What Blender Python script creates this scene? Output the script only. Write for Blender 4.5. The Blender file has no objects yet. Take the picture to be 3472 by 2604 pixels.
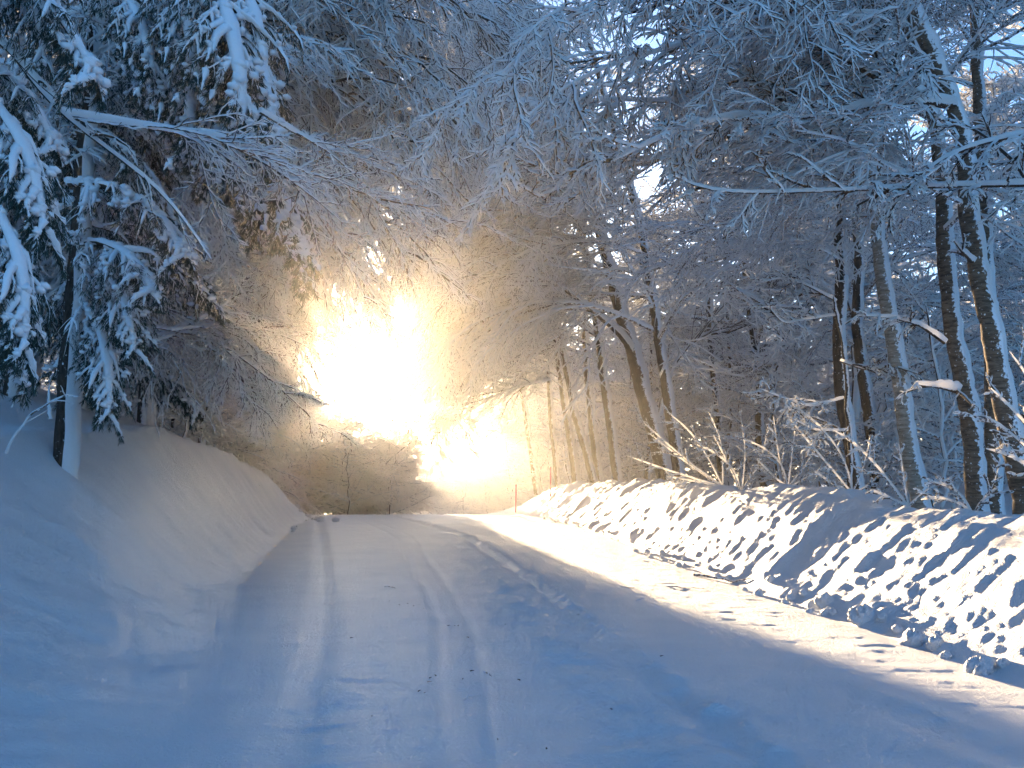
import bpy, math, random
import numpy as np
from mathutils import Matrix, Vector

rng = np.random.default_rng(7)
random.seed(7)
C = bpy.context.scene.collection
SC = bpy.context.scene

# ------------------------------------------------------------------ camera, sky, sun, exposure
W, H, F = 1024.0, 768.0, 887.0
CAM = np.array([0.0, 0.0, 1.5])
PITCH = math.atan(111.0 / F)
cam_d = bpy.data.cameras.new("camera")
cam = bpy.data.objects.new("camera", cam_d)
C.objects.link(cam)
cam.location = CAM
cam.rotation_euler = (math.pi / 2 + PITCH, 0, 0)
cam_d.sensor_width = 36.0
cam_d.lens = 36.0 * F / W
cam_d.clip_start = 0.05
cam_d.clip_end = 3000.0
SC.camera = cam

SUN_AZ = math.atan(-0.20)          # left of the viewing axis (+Y)
SUN_EL = math.radians(5.6)
world = bpy.data.worlds.new("World")
SC.world = world
world.use_nodes = True
wn = world.node_tree.nodes
bg = wn["Background"]
sky = wn.new("ShaderNodeTexSky")
sky.sky_type = 'NISHITA'
sky.sun_disc = False
sky.sun_elevation = SUN_EL
sky.sun_rotation = SUN_AZ
sky.altitude = 300
sky.air_density = 1.0
sky.dust_density = 1.6
sky.ozone_density = 4.0
world.node_tree.links.new(sky.outputs[0], bg.inputs[0])
bg.inputs[1].default_value = 0.10
sun_l = bpy.data.lights.new("sun", 'SUN')
sun_l.energy = 5.0
sun_l.angle = math.radians(0.6)
sun_l.color = (1.0, 0.73, 0.43)
sun = bpy.data.objects.new("sun", sun_l)
C.objects.link(sun)
sd = Vector((math.sin(SUN_AZ) * math.cos(SUN_EL), math.cos(SUN_AZ) * math.cos(SUN_EL), math.sin(SUN_EL)))
sun.rotation_euler = (-sd).to_track_quat('-Z', 'Y').to_euler()
SC.view_settings.view_transform = 'Standard'
SC.view_settings.look = 'None'
SC.view_settings.gamma = 1.0
SC.view_settings.use_curve_mapping = False
SC.view_settings.exposure = 2.72
cy = SC.cycles
cy.max_bounces = 8
cy.diffuse_bounces = 6
cy.glossy_bounces = 1
cy.transmission_bounces = 3
cy.volume_bounces = 0
cy.transparent_max_bounces = 4
cy.use_denoising = True
cy.sample_clamp_indirect = 6.0
cy.caustics_reflective = False
cy.caustics_refractive = False
cy.adaptive_threshold = 0.02


def P(px, py, y):
    """The point at distance y (along +Y) seen at pixel px, py of the 1024x768 frame."""
    xr, yu = (px - W / 2) / F, (H / 2 - py) / F
    cp, sp = math.cos(PITCH), math.sin(PITCH)
    d = np.array([xr, cp - yu * sp, sp + yu * cp])
    return CAM + d * (y / d[1])


def D(dx, dy, y):
    return P(dx / 2.16, dy / 2.16, y)


# ------------------------------------------------------------------ noise
_tab = rng.random((256, 256))


def vnoise(x, y, seed=0):
    x = np.asarray(x, float) + seed * 17.31
    y = np.asarray(y, float) + seed * 41.77
    xi, yi = np.floor(x).astype(int), np.floor(y).astype(int)
    fx, fy = x - xi, y - yi
    fx, fy = fx * fx * (3 - 2 * fx), fy * fy * (3 - 2 * fy)
    a, b = _tab[xi & 255, yi & 255], _tab[(xi + 1) & 255, yi & 255]
    c, d = _tab[xi & 255, (yi + 1) & 255], _tab[(xi + 1) & 255, (yi + 1) & 255]
    return (a * (1 - fx) + b * fx) * (1 - fy) + (c * (1 - fx) + d * fx) * fy


def fbm(x, y, seed=0, o=4):
    s, a, t = 0, 1.0, 0
    for i in range(o):
        s = s + a * vnoise(x * 2 ** i, y * 2 ** i, seed + i)
        t += a
        a *= 0.5
    return s / t


def sstep(a, b, x):
    t = np.clip((x - a) / (b - a), 0, 1)
    return t * t * (3 - 2 * t)


# ------------------------------------------------------------------ materials
def mat(name):
    m = bpy.data.materials.new(name)
    m.use_nodes = True
    nt = m.node_tree
    for n in list(nt.nodes):
        nt.nodes.remove(n)
    out = nt.nodes.new("ShaderNodeOutputMaterial")
    return m, nt, out


def ramp(nt, stops):
    r = nt.nodes.new("ShaderNodeValToRGB")
    e = r.color_ramp.elements
    while len(e) < len(stops):
        e.new(0.5)
    for k, (p, c) in enumerate(stops):
        e[k].position = p
        e[k].color = (*c, 1)
    return r


def snow_ground():
    m, nt, out = mat("packed_snow")
    L = nt.links
    tc = nt.nodes.new("ShaderNodeTexCoord")
    b = nt.nodes.new("ShaderNodeBsdfPrincipled")
    n1 = nt.nodes.new("ShaderNodeTexNoise"); n1.inputs["Scale"].default_value = 1.2; n1.inputs["Detail"].default_value = 5
    L.new(tc.outputs["Object"], n1.inputs["Vector"])
    r = ramp(nt, [(0.3, (0.80, 0.83, 0.87)), (0.7, (0.88, 0.90, 0.93))])
    L.new(n1.outputs["Fac"], r.inputs[0]); L.new(r.outputs[0], b.inputs["Base Color"])
    b.inputs["Roughness"].default_value = 0.42
    b.inputs["Specular IOR Level"].default_value = 0.6
    mp = nt.nodes.new("ShaderNodeMapping"); mp.inputs["Scale"].default_value = (1, 1.6, 1)
    L.new(tc.outputs["Object"], mp.inputs[0])
    n2 = nt.nodes.new("ShaderNodeTexNoise"); n2.inputs["Scale"].default_value = 28; n2.inputs["Detail"].default_value = 6; n2.inputs["Roughness"].default_value = 0.65
    L.new(mp.outputs[0], n2.inputs["Vector"])
    n3 = nt.nodes.new("ShaderNodeTexNoise"); n3.inputs["Scale"].default_value = 90; n3.inputs["Detail"].default_value = 2
    L.new(tc.outputs["Object"], n3.inputs["Vector"])
    ad = nt.nodes.new("ShaderNodeMath"); ad.operation = 'MULTIPLY_ADD'; ad.inputs[1].default_value = 0.25
    L.new(n3.outputs["Fac"], ad.inputs[0]); L.new(n2.outputs["Fac"], ad.inputs[2])
    bp = nt.nodes.new("ShaderNodeBump"); bp.inputs["Strength"].default_value = 1.0; bp.inputs["Distance"].default_value = 0.06
    L.new(ad.outputs[0], bp.inputs["Height"]); L.new(bp.outputs[0], b.inputs["Normal"])
    L.new(b.outputs[0], out.inputs[0])
    return m


def snow_light(name, transl=0.35, col=(0.86, 0.88, 0.92)):
    """fluffy snow and rime, a little light comes through"""
    m, nt, out = mat(name)
    L = nt.links
    d = nt.nodes.new("ShaderNodeBsdfDiffuse"); d.inputs[0].default_value = (*col, 1)
    t = nt.nodes.new("ShaderNodeBsdfTranslucent"); t.inputs[0].default_value = (0.92, 0.88, 0.82, 1)
    mx = nt.nodes.new("ShaderNodeMixShader"); mx.inputs[0].default_value = transl
    tc = nt.nodes.new("ShaderNodeTexCoord")
    n2 = nt.nodes.new("ShaderNodeTexNoise"); n2.inputs["Scale"].default_value = 30; n2.inputs["Detail"].default_value = 4
    L.new(tc.outputs["Object"], n2.inputs["Vector"])
    bp = nt.nodes.new("ShaderNodeBump"); bp.inputs["Strength"].default_value = 0.5; bp.inputs["Distance"].default_value = 0.02
    L.new(n2.outputs["Fac"], bp.inputs["Height"])
    L.new(bp.outputs[0], d.inputs["Normal"])
    L.new(d.outputs[0], mx.inputs[1]); L.new(t.outputs[0], mx.inputs[2]); L.new(mx.outputs[0], out.inputs[0])
    return m


def bark(name, dark, light, rime=0.25, scale=9.0, bands=False, blown=0.55):
    m, nt, out = mat(name)
    L = nt.links
    tc = nt.nodes.new("ShaderNodeTexCoord")
    b = nt.nodes.new("ShaderNodeBsdfPrincipled")
    mp = nt.nodes.new("ShaderNodeMapping")
    mp.inputs["Scale"].default_value = (1, 1, 5.0) if bands else (2.4, 2.4, 0.7)
    L.new(tc.outputs["Object"], mp.inputs[0])
    n = nt.nodes.new("ShaderNodeTexNoise"); n.inputs["Scale"].default_value = scale; n.inputs["Detail"].default_value = 6; n.inputs["Roughness"].default_value = 0.7
    L.new(mp.outputs[0], n.inputs["Vector"])
    r = ramp(nt, [(0.38, dark), (0.62, light)])
    L.new(n.outputs["Fac"], r.inputs[0])
    n2 = nt.nodes.new("ShaderNodeTexNoise"); n2.inputs["Scale"].default_value = 26; n2.inputs["Detail"].default_value = 5
    L.new(tc.outputs["Object"], n2.inputs["Vector"])
    r2 = ramp(nt, [(0.60 - rime * 0.4, (0, 0, 0)), (0.68 - rime * 0.4, (1, 1, 1))])
    L.new(n2.outputs["Fac"], r2.inputs[0])
    ge = nt.nodes.new("ShaderNodeNewGeometry")          # snow blown against the windward side, thinning out raggedly
    dt = nt.nodes.new("ShaderNodeVectorMath"); dt.operation = 'DOT_PRODUCT'; dt.inputs[1].default_value = (0.9, -0.35, 0.25)
    L.new(ge.outputs["Normal"], dt.inputs[0])
    ma = nt.nodes.new("ShaderNodeMath"); ma.operation = 'MULTIPLY_ADD'; ma.inputs[1].default_value = blown
    av = nt.nodes.new("ShaderNodeMixRGB"); av.inputs[0].default_value = 0.55
    n5 = nt.nodes.new("ShaderNodeTexNoise"); n5.inputs["Scale"].default_value = 5.5; n5.inputs["Detail"].default_value = 5; n5.inputs["Roughness"].default_value = 0.7
    L.new(tc.outputs["Object"], n5.inputs["Vector"])
    L.new(n2.outputs["Fac"], av.inputs[1]); L.new(n5.outputs["Fac"], av.inputs[2])
    L.new(dt.outputs["Value"], ma.inputs[0]); L.new(av.outputs[0], ma.inputs[2])
    r3 = ramp(nt, [(0.64, (0, 0, 0)), (0.69, (1, 1, 1))])
    L.new(ma.outputs[0], r3.inputs[0])
    mxx = nt.nodes.new("ShaderNodeMath"); mxx.operation = 'MAXIMUM'
    L.new(r3.outputs[0], mxx.inputs[0]); L.new(r2.outputs[0], mxx.inputs[1])
    mx = nt.nodes.new("ShaderNodeMixRGB"); mx.inputs[2].default_value = (0.8, 0.83, 0.87, 1)
    L.new(mxx.outputs[0], mx.inputs[0]); L.new(r.outputs[0], mx.inputs[1]); L.new(mx.outputs[0], b.inputs["Base Color"])
    b.inputs["Roughness"].default_value = 0.85
    b.inputs["Specular IOR Level"].default_value = 0.15
    bp = nt.nodes.new("ShaderNodeBump"); bp.inputs["Strength"].default_value = 0.9; bp.inputs["Distance"].default_value = 0.02
    L.new(n.outputs["Fac"], bp.inputs["Height"]); L.new(bp.outputs[0], b.inputs["Normal"])
    L.new(b.outputs[0], out.inputs[0])
    return m


def plain(name, col, rough=0.6):
    m, nt, out = mat(name)
    b = nt.nodes.new("ShaderNodeBsdfPrincipled")
    tc = nt.nodes.new("ShaderNodeTexCoord")
    n = nt.nodes.new("ShaderNodeTexNoise"); n.inputs["Scale"].default_value = 14
    nt.links.new(tc.outputs["Object"], n.inputs["Vector"])
    r = ramp(nt, [(0.3, tuple(c * 0.75 for c in col)), (0.7, tuple(min(1, c * 1.2) for c in col))])
    nt.links.new(n.outputs["Fac"], r.inputs[0]); nt.links.new(r.outputs[0], b.inputs["Base Color"])
    b.inputs["Roughness"].default_value = rough
    nt.links.new(b.outputs[0], out.inputs[0])
    return m


M_GROUND = snow_ground()
M_SNOW = snow_light("branch_snow", 0.40, (0.90, 0.92, 0.95))
M_RIME = snow_light("rime_snow", 0.50, (0.93, 0.94, 0.96))
M_THIN = snow_light("thin_rime", 0.55, (0.92, 0.93, 0.95))
M_PAD = snow_light("deep_snow", 0.12)
M_BARK = bark("dark_bark", (0.030, 0.022, 0.018), (0.085, 0.062, 0.048), -0.15)
M_SPRUCE = bark("spruce_bark", (0.022, 0.017, 0.014), (0.070, 0.050, 0.040), -0.1, 14.0, blown=0.16)
M_TWIG = bark("twig_bark", (0.050, 0.042, 0.040), (0.15, 0.125, 0.115), 0.3)
M_BIRCH = bark("birch_bark", (0.16, 0.13, 0.10), (0.42, 0.37, 0.31), -0.1, 5.0, True)
M_BROWN = bark("young_birch_bark", (0.06, 0.042, 0.030), (0.20, 0.15, 0.11), -0.1, 6.0, True)
M_FROST = bark("frosted_bark", (0.26, 0.24, 0.24), (0.52, 0.50, 0.50), 0.4)
M_NEEDLE = plain("spruce_needles", (0.022, 0.045, 0.035))
M_PINK = plain("faded_pink_paint", (0.75, 0.10, 0.20), 0.5)
M_LEAF = plain("dry_leaf", (0.03, 0.018, 0.012), 0.8)

# ------------------------------------------------------------------ mesh building
WIND = np.array([0.86, -0.30, 0.0])          # the side that the snow was blown from
SDIR = np.array([0, 0, 1.0]) + WIND * 0.55
SDIR /= np.linalg.norm(SDIR)


class Bag:
    def __init__(s):
        s.v, s.f, s.m, s.n = [], [], [], 0

    def add(s, v, f, m):
        s.v.append(v.reshape(-1, 3)); s.f.append(f.reshape(-1, 4) + s.n); s.m.append(m.reshape(-1)); s.n += v.reshape(-1, 3).shape[0]

    def tubes(s, pts, rad, snow, sides=4, barkm=0, snowm=1, lump=0.35, cap=True, wide=0.4, ragged=0.0, thr=0.05):
        """pts (B,n,3), rad (B,n), snow depth: scalar or (B,n)"""
        B, n, _ = pts.shape
        T = np.gradient(pts, axis=1)
        T /= np.linalg.norm(T, axis=2, keepdims=True) + 1e-9
        dt = (T @ SDIR)[..., None]
        U = SDIR - dt * T
        mag = np.linalg.norm(U, axis=2, keepdims=True) + 1e-6
        U = U / mag
        S = np.cross(T, U)
        sn = snow * (0.25 + 0.75 * mag[..., 0]) * (1 - lump + 2 * lump * rng.random((B, n)))
        if n > 6:
            sn = (sn + np.roll(sn, 1, 1)) / 2
        tip = np.ones(n)
        if cap:
            tip[-1] = 0.35
        r = rad * tip
        sn = sn * tip
        ang = -math.pi / 2 + np.arange(sides) * 2 * math.pi / sides
        ca, sa = np.cos(ang), np.sin(ang)
        up = np.maximum(sa, 0) ** 0.7
        sd = np.where(sa > 0.2, ca, 0.0)
        if sides == 4:
            sd = np.where(np.abs(sa) < 0.1, ca * 0.5, 0.0)
        off = (r[..., None] * sa + sn[..., None] * up)[..., None] * U[:, :, None, :] + \
              (r[..., None] * ca + wide * sn[..., None] * sd)[..., None] * S[:, :, None, :]
        v = pts[:, :, None, :] + off
        base = (np.arange(B) * n * sides)[:, None, None]
        i = np.arange(n - 1)[None, :, None] * sides
        k = np.arange(sides)[None, None, :]
        k2 = (k + 1) % sides
        f = np.stack([base + i + k, base + i + k2, base + i + sides + k2, base + i + sides + k], -1)
        mid = ang + math.pi / sides
        mm = np.where(np.sin(mid)[None, None, :] + ragged * rng.normal(size=(B, n - 1, 1 if not ragged else sides)) > thr, snowm, barkm)
        if np.isscalar(snow) and snow <= 0:
            mm[:] = barkm
        m = np.broadcast_to(mm, (B, n - 1, sides))
        s.add(v, f, m)

    def spikes(s, base, tipp, width, m):
        """thin blades, one quad each (degenerate at the tip)"""
        d = tipp - base
        r = rng.normal(size=base.shape)
        w = np.cross(d, r)
        w /= np.linalg.norm(w, axis=1, keepdims=True) + 1e-9
        w = w * width
        v = np.stack([base - w, base + w, tipp + w * 0.3, tipp - w * 0.3], 1)
        f = np.arange(len(base) * 4).reshape(-1, 4)
        s.add(v, f, np.full(len(base), m))

    def mesh(s, name, mats, smooth=True):
        v = np.concatenate(s.v).astype(np.float32)
        f = np.concatenate(s.f).astype(np.int32)
        m = np.concatenate(s.m).astype(np.int32)
        me = bpy.data.meshes.new(name)
        me.vertices.add(len(v)); me.vertices.foreach_set("co", v.ravel())
        me.loops.add(f.size); me.loops.foreach_set("vertex_index", f.ravel())
        me.polygons.add(len(f)); me.polygons.foreach_set("loop_start", np.arange(0, f.size, 4, dtype=np.int32))
        me.polygons.foreach_set("material_index", m)
        me.update(calc_edges=True)
        if not smooth:
            me.shade_flat()
        for k in mats:
            me.materials.append(k)
        return me


def link(name, me, parent=None):
    o = bpy.data.objects.new(name, me)
    C.objects.link(o)
    if parent is not None:
        o.parent = parent
    return o


def thing(name, label, cat, loc, group=None, rz=0.0):
    o = bpy.data.objects.new(name, None)
    C.objects.link(o)
    o.empty_display_size = 0.2
    o.location = loc; o.rotation_euler = (0, 0, rz)
    o["label"] = label; o["category"] = cat
    if group:
        o["group"] = group
    return o


def tag(o, label, cat, group=None):
    o["label"] = label; o["category"] = cat
    if group:
        o["group"] = group
    return o


# ------------------------------------------------------------------ growth
def grow(st, d, ln, nseg, wig, grav):
    B = len(st)
    pts = np.empty((B, nseg + 1, 3)); pts[:, 0] = st
    d = d.copy()
    for i in range(nseg):
        d = d + rng.normal(0, wig, (B, 3))
        d[:, 2] -= grav
        d /= np.linalg.norm(d, axis=1, keepdims=True) + 1e-9
        pts[:, i + 1] = pts[:, i] + d * (ln / nseg)[:, None]
    return pts


def spawn(pts, L, k, t0, t1, ang, lf, nseg, wig, grav, plan=0.35, fall=0.5, vary=0.35):
    B, n, _ = pts.shape
    t = t0 + (t1 - t0) * (np.arange(k)[None, :] + rng.random((B, k))) / k
    x = t * (n - 1)
    i = np.minimum(x.astype(int), n - 2)
    f = (x - i)[..., None]
    bi = np.arange(B)[:, None]
    a, b = pts[bi, i], pts[bi, i + 1]
    st = a * (1 - f) + b * f
    T = b - a
    T /= np.linalg.norm(T, axis=2, keepdims=True) + 1e-9
    Z = np.array([0, 0, 1.0])
    S = np.cross(T, Z)
    nn = np.linalg.norm(S, axis=2, keepdims=True)
    S = np.where(nn > 0.15, S / (nn + 1e-9), np.array([1.0, 0, 0]))
    U = np.cross(S, T)
    side = np.where((np.arange(k)[None, :] + rng.integers(0, 2, (B, 1))) % 2 == 0, 1.0, -1.0)
    th = rng.normal(0, plan, (B, k)) * math.pi
    perp = S * (side * np.cos(th))[..., None] + U * np.sin(th)[..., None]
    an = (ang * (1 + rng.normal(0, 0.18, (B, k))))[..., None]
    d = T * np.cos(an) + perp * np.sin(an)
    ln = L[:, None] * lf * (1 - fall * t) * (1 - vary + 2 * vary * rng.random((B, k)))
    return grow(st.reshape(-1, 3), d.reshape(-1, 3), ln.reshape(-1), nseg, wig, grav), ln.reshape(-1), st


def rad_of(B, n, r0, r1):
    r0 = np.broadcast_to(r0, (B,))
    return r0[:, None] * (1 - np.linspace(0, 1, n)[None, :] ** 0.8) + r1


def resample(pp, n):
    pp = np.asarray(pp, float)
    seg = np.r_[0, np.cumsum(np.linalg.norm(np.diff(pp, axis=0), axis=1))]
    u = np.linspace(0, seg[-1], n)
    # smooth with Catmull-Rom like cubic through chord length
    out = np.stack([np.interp(u, seg, pp[:, k]) for k in range(3)], 1)
    for _ in range(3):
        out[1:-1] = (out[:-2] + 2 * out[1:-1] + out[2:]) / 4
    return out, seg[-1]


def twiggy(bag, spine, r0, k=(16, 9, 7), grav=(0.06, 0.08, 0.08), snow=(0.055, 0.034, 0.027, 0.023), lf=(0.54, 0.50, 0.52),
           ang=0.66, t0=0.12, plan=0.24, tw=0.0045, sides0=8, cull=None, wig=0.10, r_end=0.008):
    """a limb along spine with three further orders of twigs, all under snow"""
    n = len(spine)
    L = np.array([np.linalg.norm(np.diff(spine, axis=0), axis=1).sum()])
    p0 = spine[None]
    bag.tubes(p0, rad_of(1, n, r0, r_end), np.linspace(snow[0], snow[0] * 0.55, n)[None], sides=sides0, lump=0.3)
    lens, cur = L, p0
    for lv in range(3):
        nseg = (7, 5, 3)[lv]
        pts, ln, _ = spawn(cur, lens, k[lv], t0 if lv == 0 else 0.08, 1.0, ang, lf[lv], nseg, wig, grav[lv],
                           plan=plan, fall=0.55)
        if cull is not None:
            keep = cull(pts[:, -1])
            pts, ln = pts[keep], ln[keep]
        rr = (r0 * 0.35, tw * 1.5, tw * 1.0)[lv]
        rr = min(rr, 0.02) if lv == 0 else rr
        bag.tubes(pts, rad_of(len(pts), nseg + 1, rr, tw * 0.7), snow[lv + 1], sides=(6, 4, 4)[lv], lump=0.35)
        cur, lens = pts, ln


# ------------------------------------------------------------------ terrain
YR = np.array([-6, 0, 7, 9, 14.2, 24, 30, 36, 42, 50, 60, 80, 300])
XR = np.array([4.3, 4.15, 4.04, 4.0, 3.45, 2.50, 1.80, 0.6, -1.1, -6, -14, -34, -150])
YL = np.array([-6, 0, 5, 10, 14, 23, 30, 36, 42, 50, 60, 80, 300])
XL = np.array([-1.1, -1.3, -1.9, -3.0, -4.2, -5.9, -7.0, -7.9, -11, -19, -30, -48, -160])


def smooth_interp(y, a, b):
    return (np.interp(y - 1.5, a, b) + 2 * np.interp(y, a, b) + np.interp(y + 1.5, a, b)) / 4


def xr_(y): return smooth_interp(y, YR, XR)
def xl_(y): return smooth_interp(y, YL, XL)


def road_h(y):
    y = np.asarray(y, float)
    return 0.66 * sstep(6, 37, y) - 0.0022 * np.clip(y - 36, 0, 25) ** 2 - 0.02 * np.clip(y - 61, 0, 200)


TR = [  # wheel tracks: (y, x) knots, width, depth
    ([4, 4.9, 10.6, 20, 34], [-1.05, -1.2, -2.15, -4.2, -7.4], 0.15, 0.026),
    ([4, 4.9, 10.7, 13.5, 24, 36], [-0.35, -0.38, -0.85, -1.3, -3.1, -6.7], 0.07, 0.020),
    ([4, 4.9, 10.7, 13.5, 24, 36], [-0.02, -0.04, -0.50, -0.92, -2.7, -6.2], 0.07, 0.022),
    ([4, 5, 10.2, 15, 24, 36], [1.55, 1.42, 0.77, 0.25, -1.3, -4.9], 0.13, 0.042),
    ([4, 5, 10.2, 15, 24, 36], [2.95, 2.85, 2.2, 1.7, 0.1, -3.3], 0.18, 0.022),
]


def road_detail(x, y):
    z = 0.035 * (fbm(x * 0.8, y * 0.35, 3) - 0.5) + 0.018 * (fbm(x * 5, y * 3, 8, 3) - 0.5)
    for k, (ky, kx, w, dp) in enumerate(TR):
        c = smooth_interp(y, ky, kx) + 0.03 * (vnoise(y * 0.7, 0 * y, 30 + k) - 0.5)
        u = (x - c) / w
        am = 0.8 + 0.5 * vnoise(y * 0.35, 0 * y, 50 + k)
        z = z - 0.65 * dp * am * np.exp(-u ** 2) + dp * 0.22 * am * (np.exp(-(u - 1.7) ** 2 * 1.5) + 0.6 * np.exp(-(u + 1.7) ** 2 * 1.5))
    # washboard band pressed by tyres between the ruts, and broken crust
    c = smooth_interp(y, *TR[3][:2])
    x, y = np.broadcast_arrays(x, y)
    band = np.exp(-((x - c + 0.45) / 0.38) ** 2) + 0.7 * np.exp(-((x - c - 0.75) / 0.35) ** 2) + 0.35 * np.exp(-((x - smooth_interp(y, *TR[1][:2]) + 0.7) / 0.4) ** 2)
    rp = vnoise(x * 3.0 + 2 * vnoise(x, y, 64), y * 9.0 + 2.5 * vnoise(x * 1.5, y * 2, 63), 61) + 0.5 * vnoise(x * 8, y * 17, 62)
    z = z + (0.012 + 0.034 * band * (x < smooth_interp(y, *TR[3][:2]) + 0.5)) * (rp - 0.75)
    clod = np.exp(-((x - c - 0.2) / 0.11) ** 2)
    z = z + clod * 0.10 * np.clip(vnoise(x * 9, y * 7, 71) - 0.45, 0, 1)
    return z


def ridge_field(t, y):
    """wind- and plough-made grooves running up the bank face"""
    yy = y + 0.35 * t + 0.25 * (vnoise(y * 0.9, t * 1.2, 80) - 0.5)
    a = vnoise(yy * 5.0, t * 2.2, 81)
    b = vnoise(yy * 9.5 + 3, t * 4.6, 82)
    c = vnoise(yy * 2.0, t * 1.0 + 5, 83)
    d = vnoise(y * 9, t * 8, 84)
    lum = np.clip(vnoise(yy * 3.1, t * 2.6, 85) - 0.62, 0, 1)
    am = 0.35 + 1.1 * fbm(y * 0.5, t * 0.9, 88, 2)
    blk = np.clip(vnoise(y * 1.5, t * 1.9, 89) - 0.66, 0, 1)
    fn = fbm(y * 6, t * 5, 99, 3)
    return 0.30 * blk + 0.075 * (fn - 0.5) + 0.8 * am * (0.030 * (a - 0.5) + 0.036 * (b - 0.5) + 0.04 * (c - 0.5) + 0.045 * (d - 0.5) + 0.10 * lum) + 0.022 * (vnoise(y * 22, t * 16, 87) - 0.5)


HRY = np.array([-6, 5, 9.7, 12, 15.5, 19, 22, 26, 30, 34, 38, 41.0, 44, 300])
HRV = np.array([1.2, 1.22, 1.22, 1.30, 1.42, 1.34, 1.42, 1.34, 1.36, 1.30, 1.15, 0.5, 0.05, 0.0])
HLY = np.array([-6, 2, 6, 9, 12, 18, 24, 28, 33, 36, 38.5, 41, 300])
HLV = np.array([0.9, 1.1, 1.5, 1.9, 2.3, 2.65, 2.35, 1.95, 1.45, 0.9, 0.3, 0.0, 0.0])


def z_right(t, y):
    """height right of the road, t metres beyond the toe of the bank"""
    w = 1.75
    Hh = np.interp(y, HRY, HRV) + 0.20 * (vnoise(y * 0.55, 0 * y, 90) - 0.5) * (y < 42) + 0.10 * (vnoise(y * 1.7, 0 * y, 91) - 0.5) * (y < 41)
    u = np.clip(t / w, 0, 1)
    prof = 0.25 * u + 0.75 * (u * u * (3 - 2 * u)) ** 0.9
    back = np.interp(t, [w, w + 0.5, w + 1.2, w + 2.2, 8, 40, 400], [1, 0.99, 0.78, 0.62, 0.62, 0.62, 0.62])
    z = Hh * np.where(t < w, prof, back)
    fine = sstep(0.05, 0.3, t) * (1 - sstep(w + 0.1, w + 0.8, t))
    z = z + fine * ridge_field(t, y) * np.clip(Hh, 0, 1)
    toe = np.exp(-((t - 0.14) / 0.16) ** 2) * sstep(0, 0.08, t)
    z = z + toe * 0.16 * np.clip(vnoise(y * 3.3, t * 3, 95) - 0.5, 0, 1) * (Hh > 0.3)
    far = sstep(3, 9, t)
    z = z + far * (0.45 * (fbm(t * 0.25, y * 0.25, 96) - 0.5) + 0.035 * (t - 3)) + 0.10 * np.clip(t - 45, 0, 60) * (1 - sstep(55, 90, y) * 0.7)
    return road_h(y) + z


def z_left(s, y):
    Hh = np.interp(y, HLY, HLV)
    w = np.interp(y, [0, 10, 16, 30, 40], [4.0, 3.2, 2.4, 1.5, 1.4])
    u = np.clip(s / w, 0, 1)
    prof = 0.06 * u + 0.94 * u ** 1.9 * (1.9 - 0.9 * u)
    z = Hh * np.minimum(prof, 1.0)
    beyond = np.clip(s - w, 0, 80)
    hill = np.where(beyond < 14, 0.32 * beyond, 4.5 + 0.16 * (beyond - 14)) * (1 - 0.75 * sstep(30, 46, y))
    z = z + hill * sstep(0, 1.5, beyond)
    z = z + sstep(0.1, 0.8, s) * (0.14 * (fbm(s * 1.1, y * 0.55, 100) - 0.5) + 0.05 * (vnoise(y * 2.2 + s * 1.4, s * 0.6, 101) - 0.5))
    z = z + sstep(0.0, 0.5, s) * (0.10 * (fbm(s * 2.0 + y * 0.8, y * 1.3, 105) - 0.5) + 0.030 * (vnoise(y * 7 + s * 5, s * 2.2, 106) - 0.5))
    st = np.exp(-((s - 0.3) / 0.3) ** 2)
    z = z + st * 0.12 * np.clip(vnoise(y * 3.0, s * 4, 103) - 0.55, 0, 1) * sstep(12, 20, y)
    steep = sstep(14, 22, y) * (1 - sstep(36, 40, y)) * sstep(0.1, 0.5, s) * (1 - sstep(w, w + 0.6, s))
    z = z + steep * 0.09 * (vnoise(y * 3.2 + s * 2.0, s * 1.0, 102) - 0.5)
    z = z + sstep(4, 10, s) * 0.8 * (fbm(s * 0.2, y * 0.2, 104) - 0.5)
    return road_h(y) + z


def ground(x, y):
    x, y = float(x), float(y)
    a, b = float(xl_(y)), float(xr_(y))
    if x < a:
        return float(z_left(np.array([a - x]), np.array([y]))[0])
    if x > b:
        return float(z_right(np.array([x - b]), np.array([y]))[0])
    return float(road_h(y) + road_detail(np.array([x]), np.array([y]))[0] * float(sstep(0, .4, np.array(x - a))) * float(sstep(0, .3, np.array(b - x))))


rows = [-6.0]
while rows[-1] < 46:
    y = rows[-1]
    rows.append(y + (0.35 if y < 3.5 else 0.0042 * y + 0.010))
while rows[-1] < 600:
    rows.append(rows[-1] + 0.8 + (rows[-1] - 46) * 0.12)
rows = np.array(rows)


def grid(name, X, Z, Y):
    R, K = X.shape
    v = np.stack([X, Y, Z], -1).reshape(-1, 3)
    i = np.arange(R - 1)[:, None] * K
    k = np.arange(K - 1)[None, :]
    f = np.stack([i + k, i + k + 1, i + K + k + 1, i + K + k], -1)
    b = Bag(); b.add(v, f, np.zeros(f.shape[:2], int))
    o = link(name, b.mesh(name, [M_GROUND]))
    o["kind"] = "structure"
    return o


Yg = rows[:, None]
# road
q = np.linspace(0, 1, 190)[None, :]
A, B_ = xl_(Yg), xr_(Yg)
X = A + (B_ - A) * q
Yb = np.broadcast_to(Yg, X.shape)
nearm = 1 - sstep(40, 50, Yb)
Z = road_h(Yb) + road_detail(X, Yb) * sstep(0, 0.4, X - A) * sstep(0, 0.3, B_ - X) * nearm
grid("road", X, Z, Yb)
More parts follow.
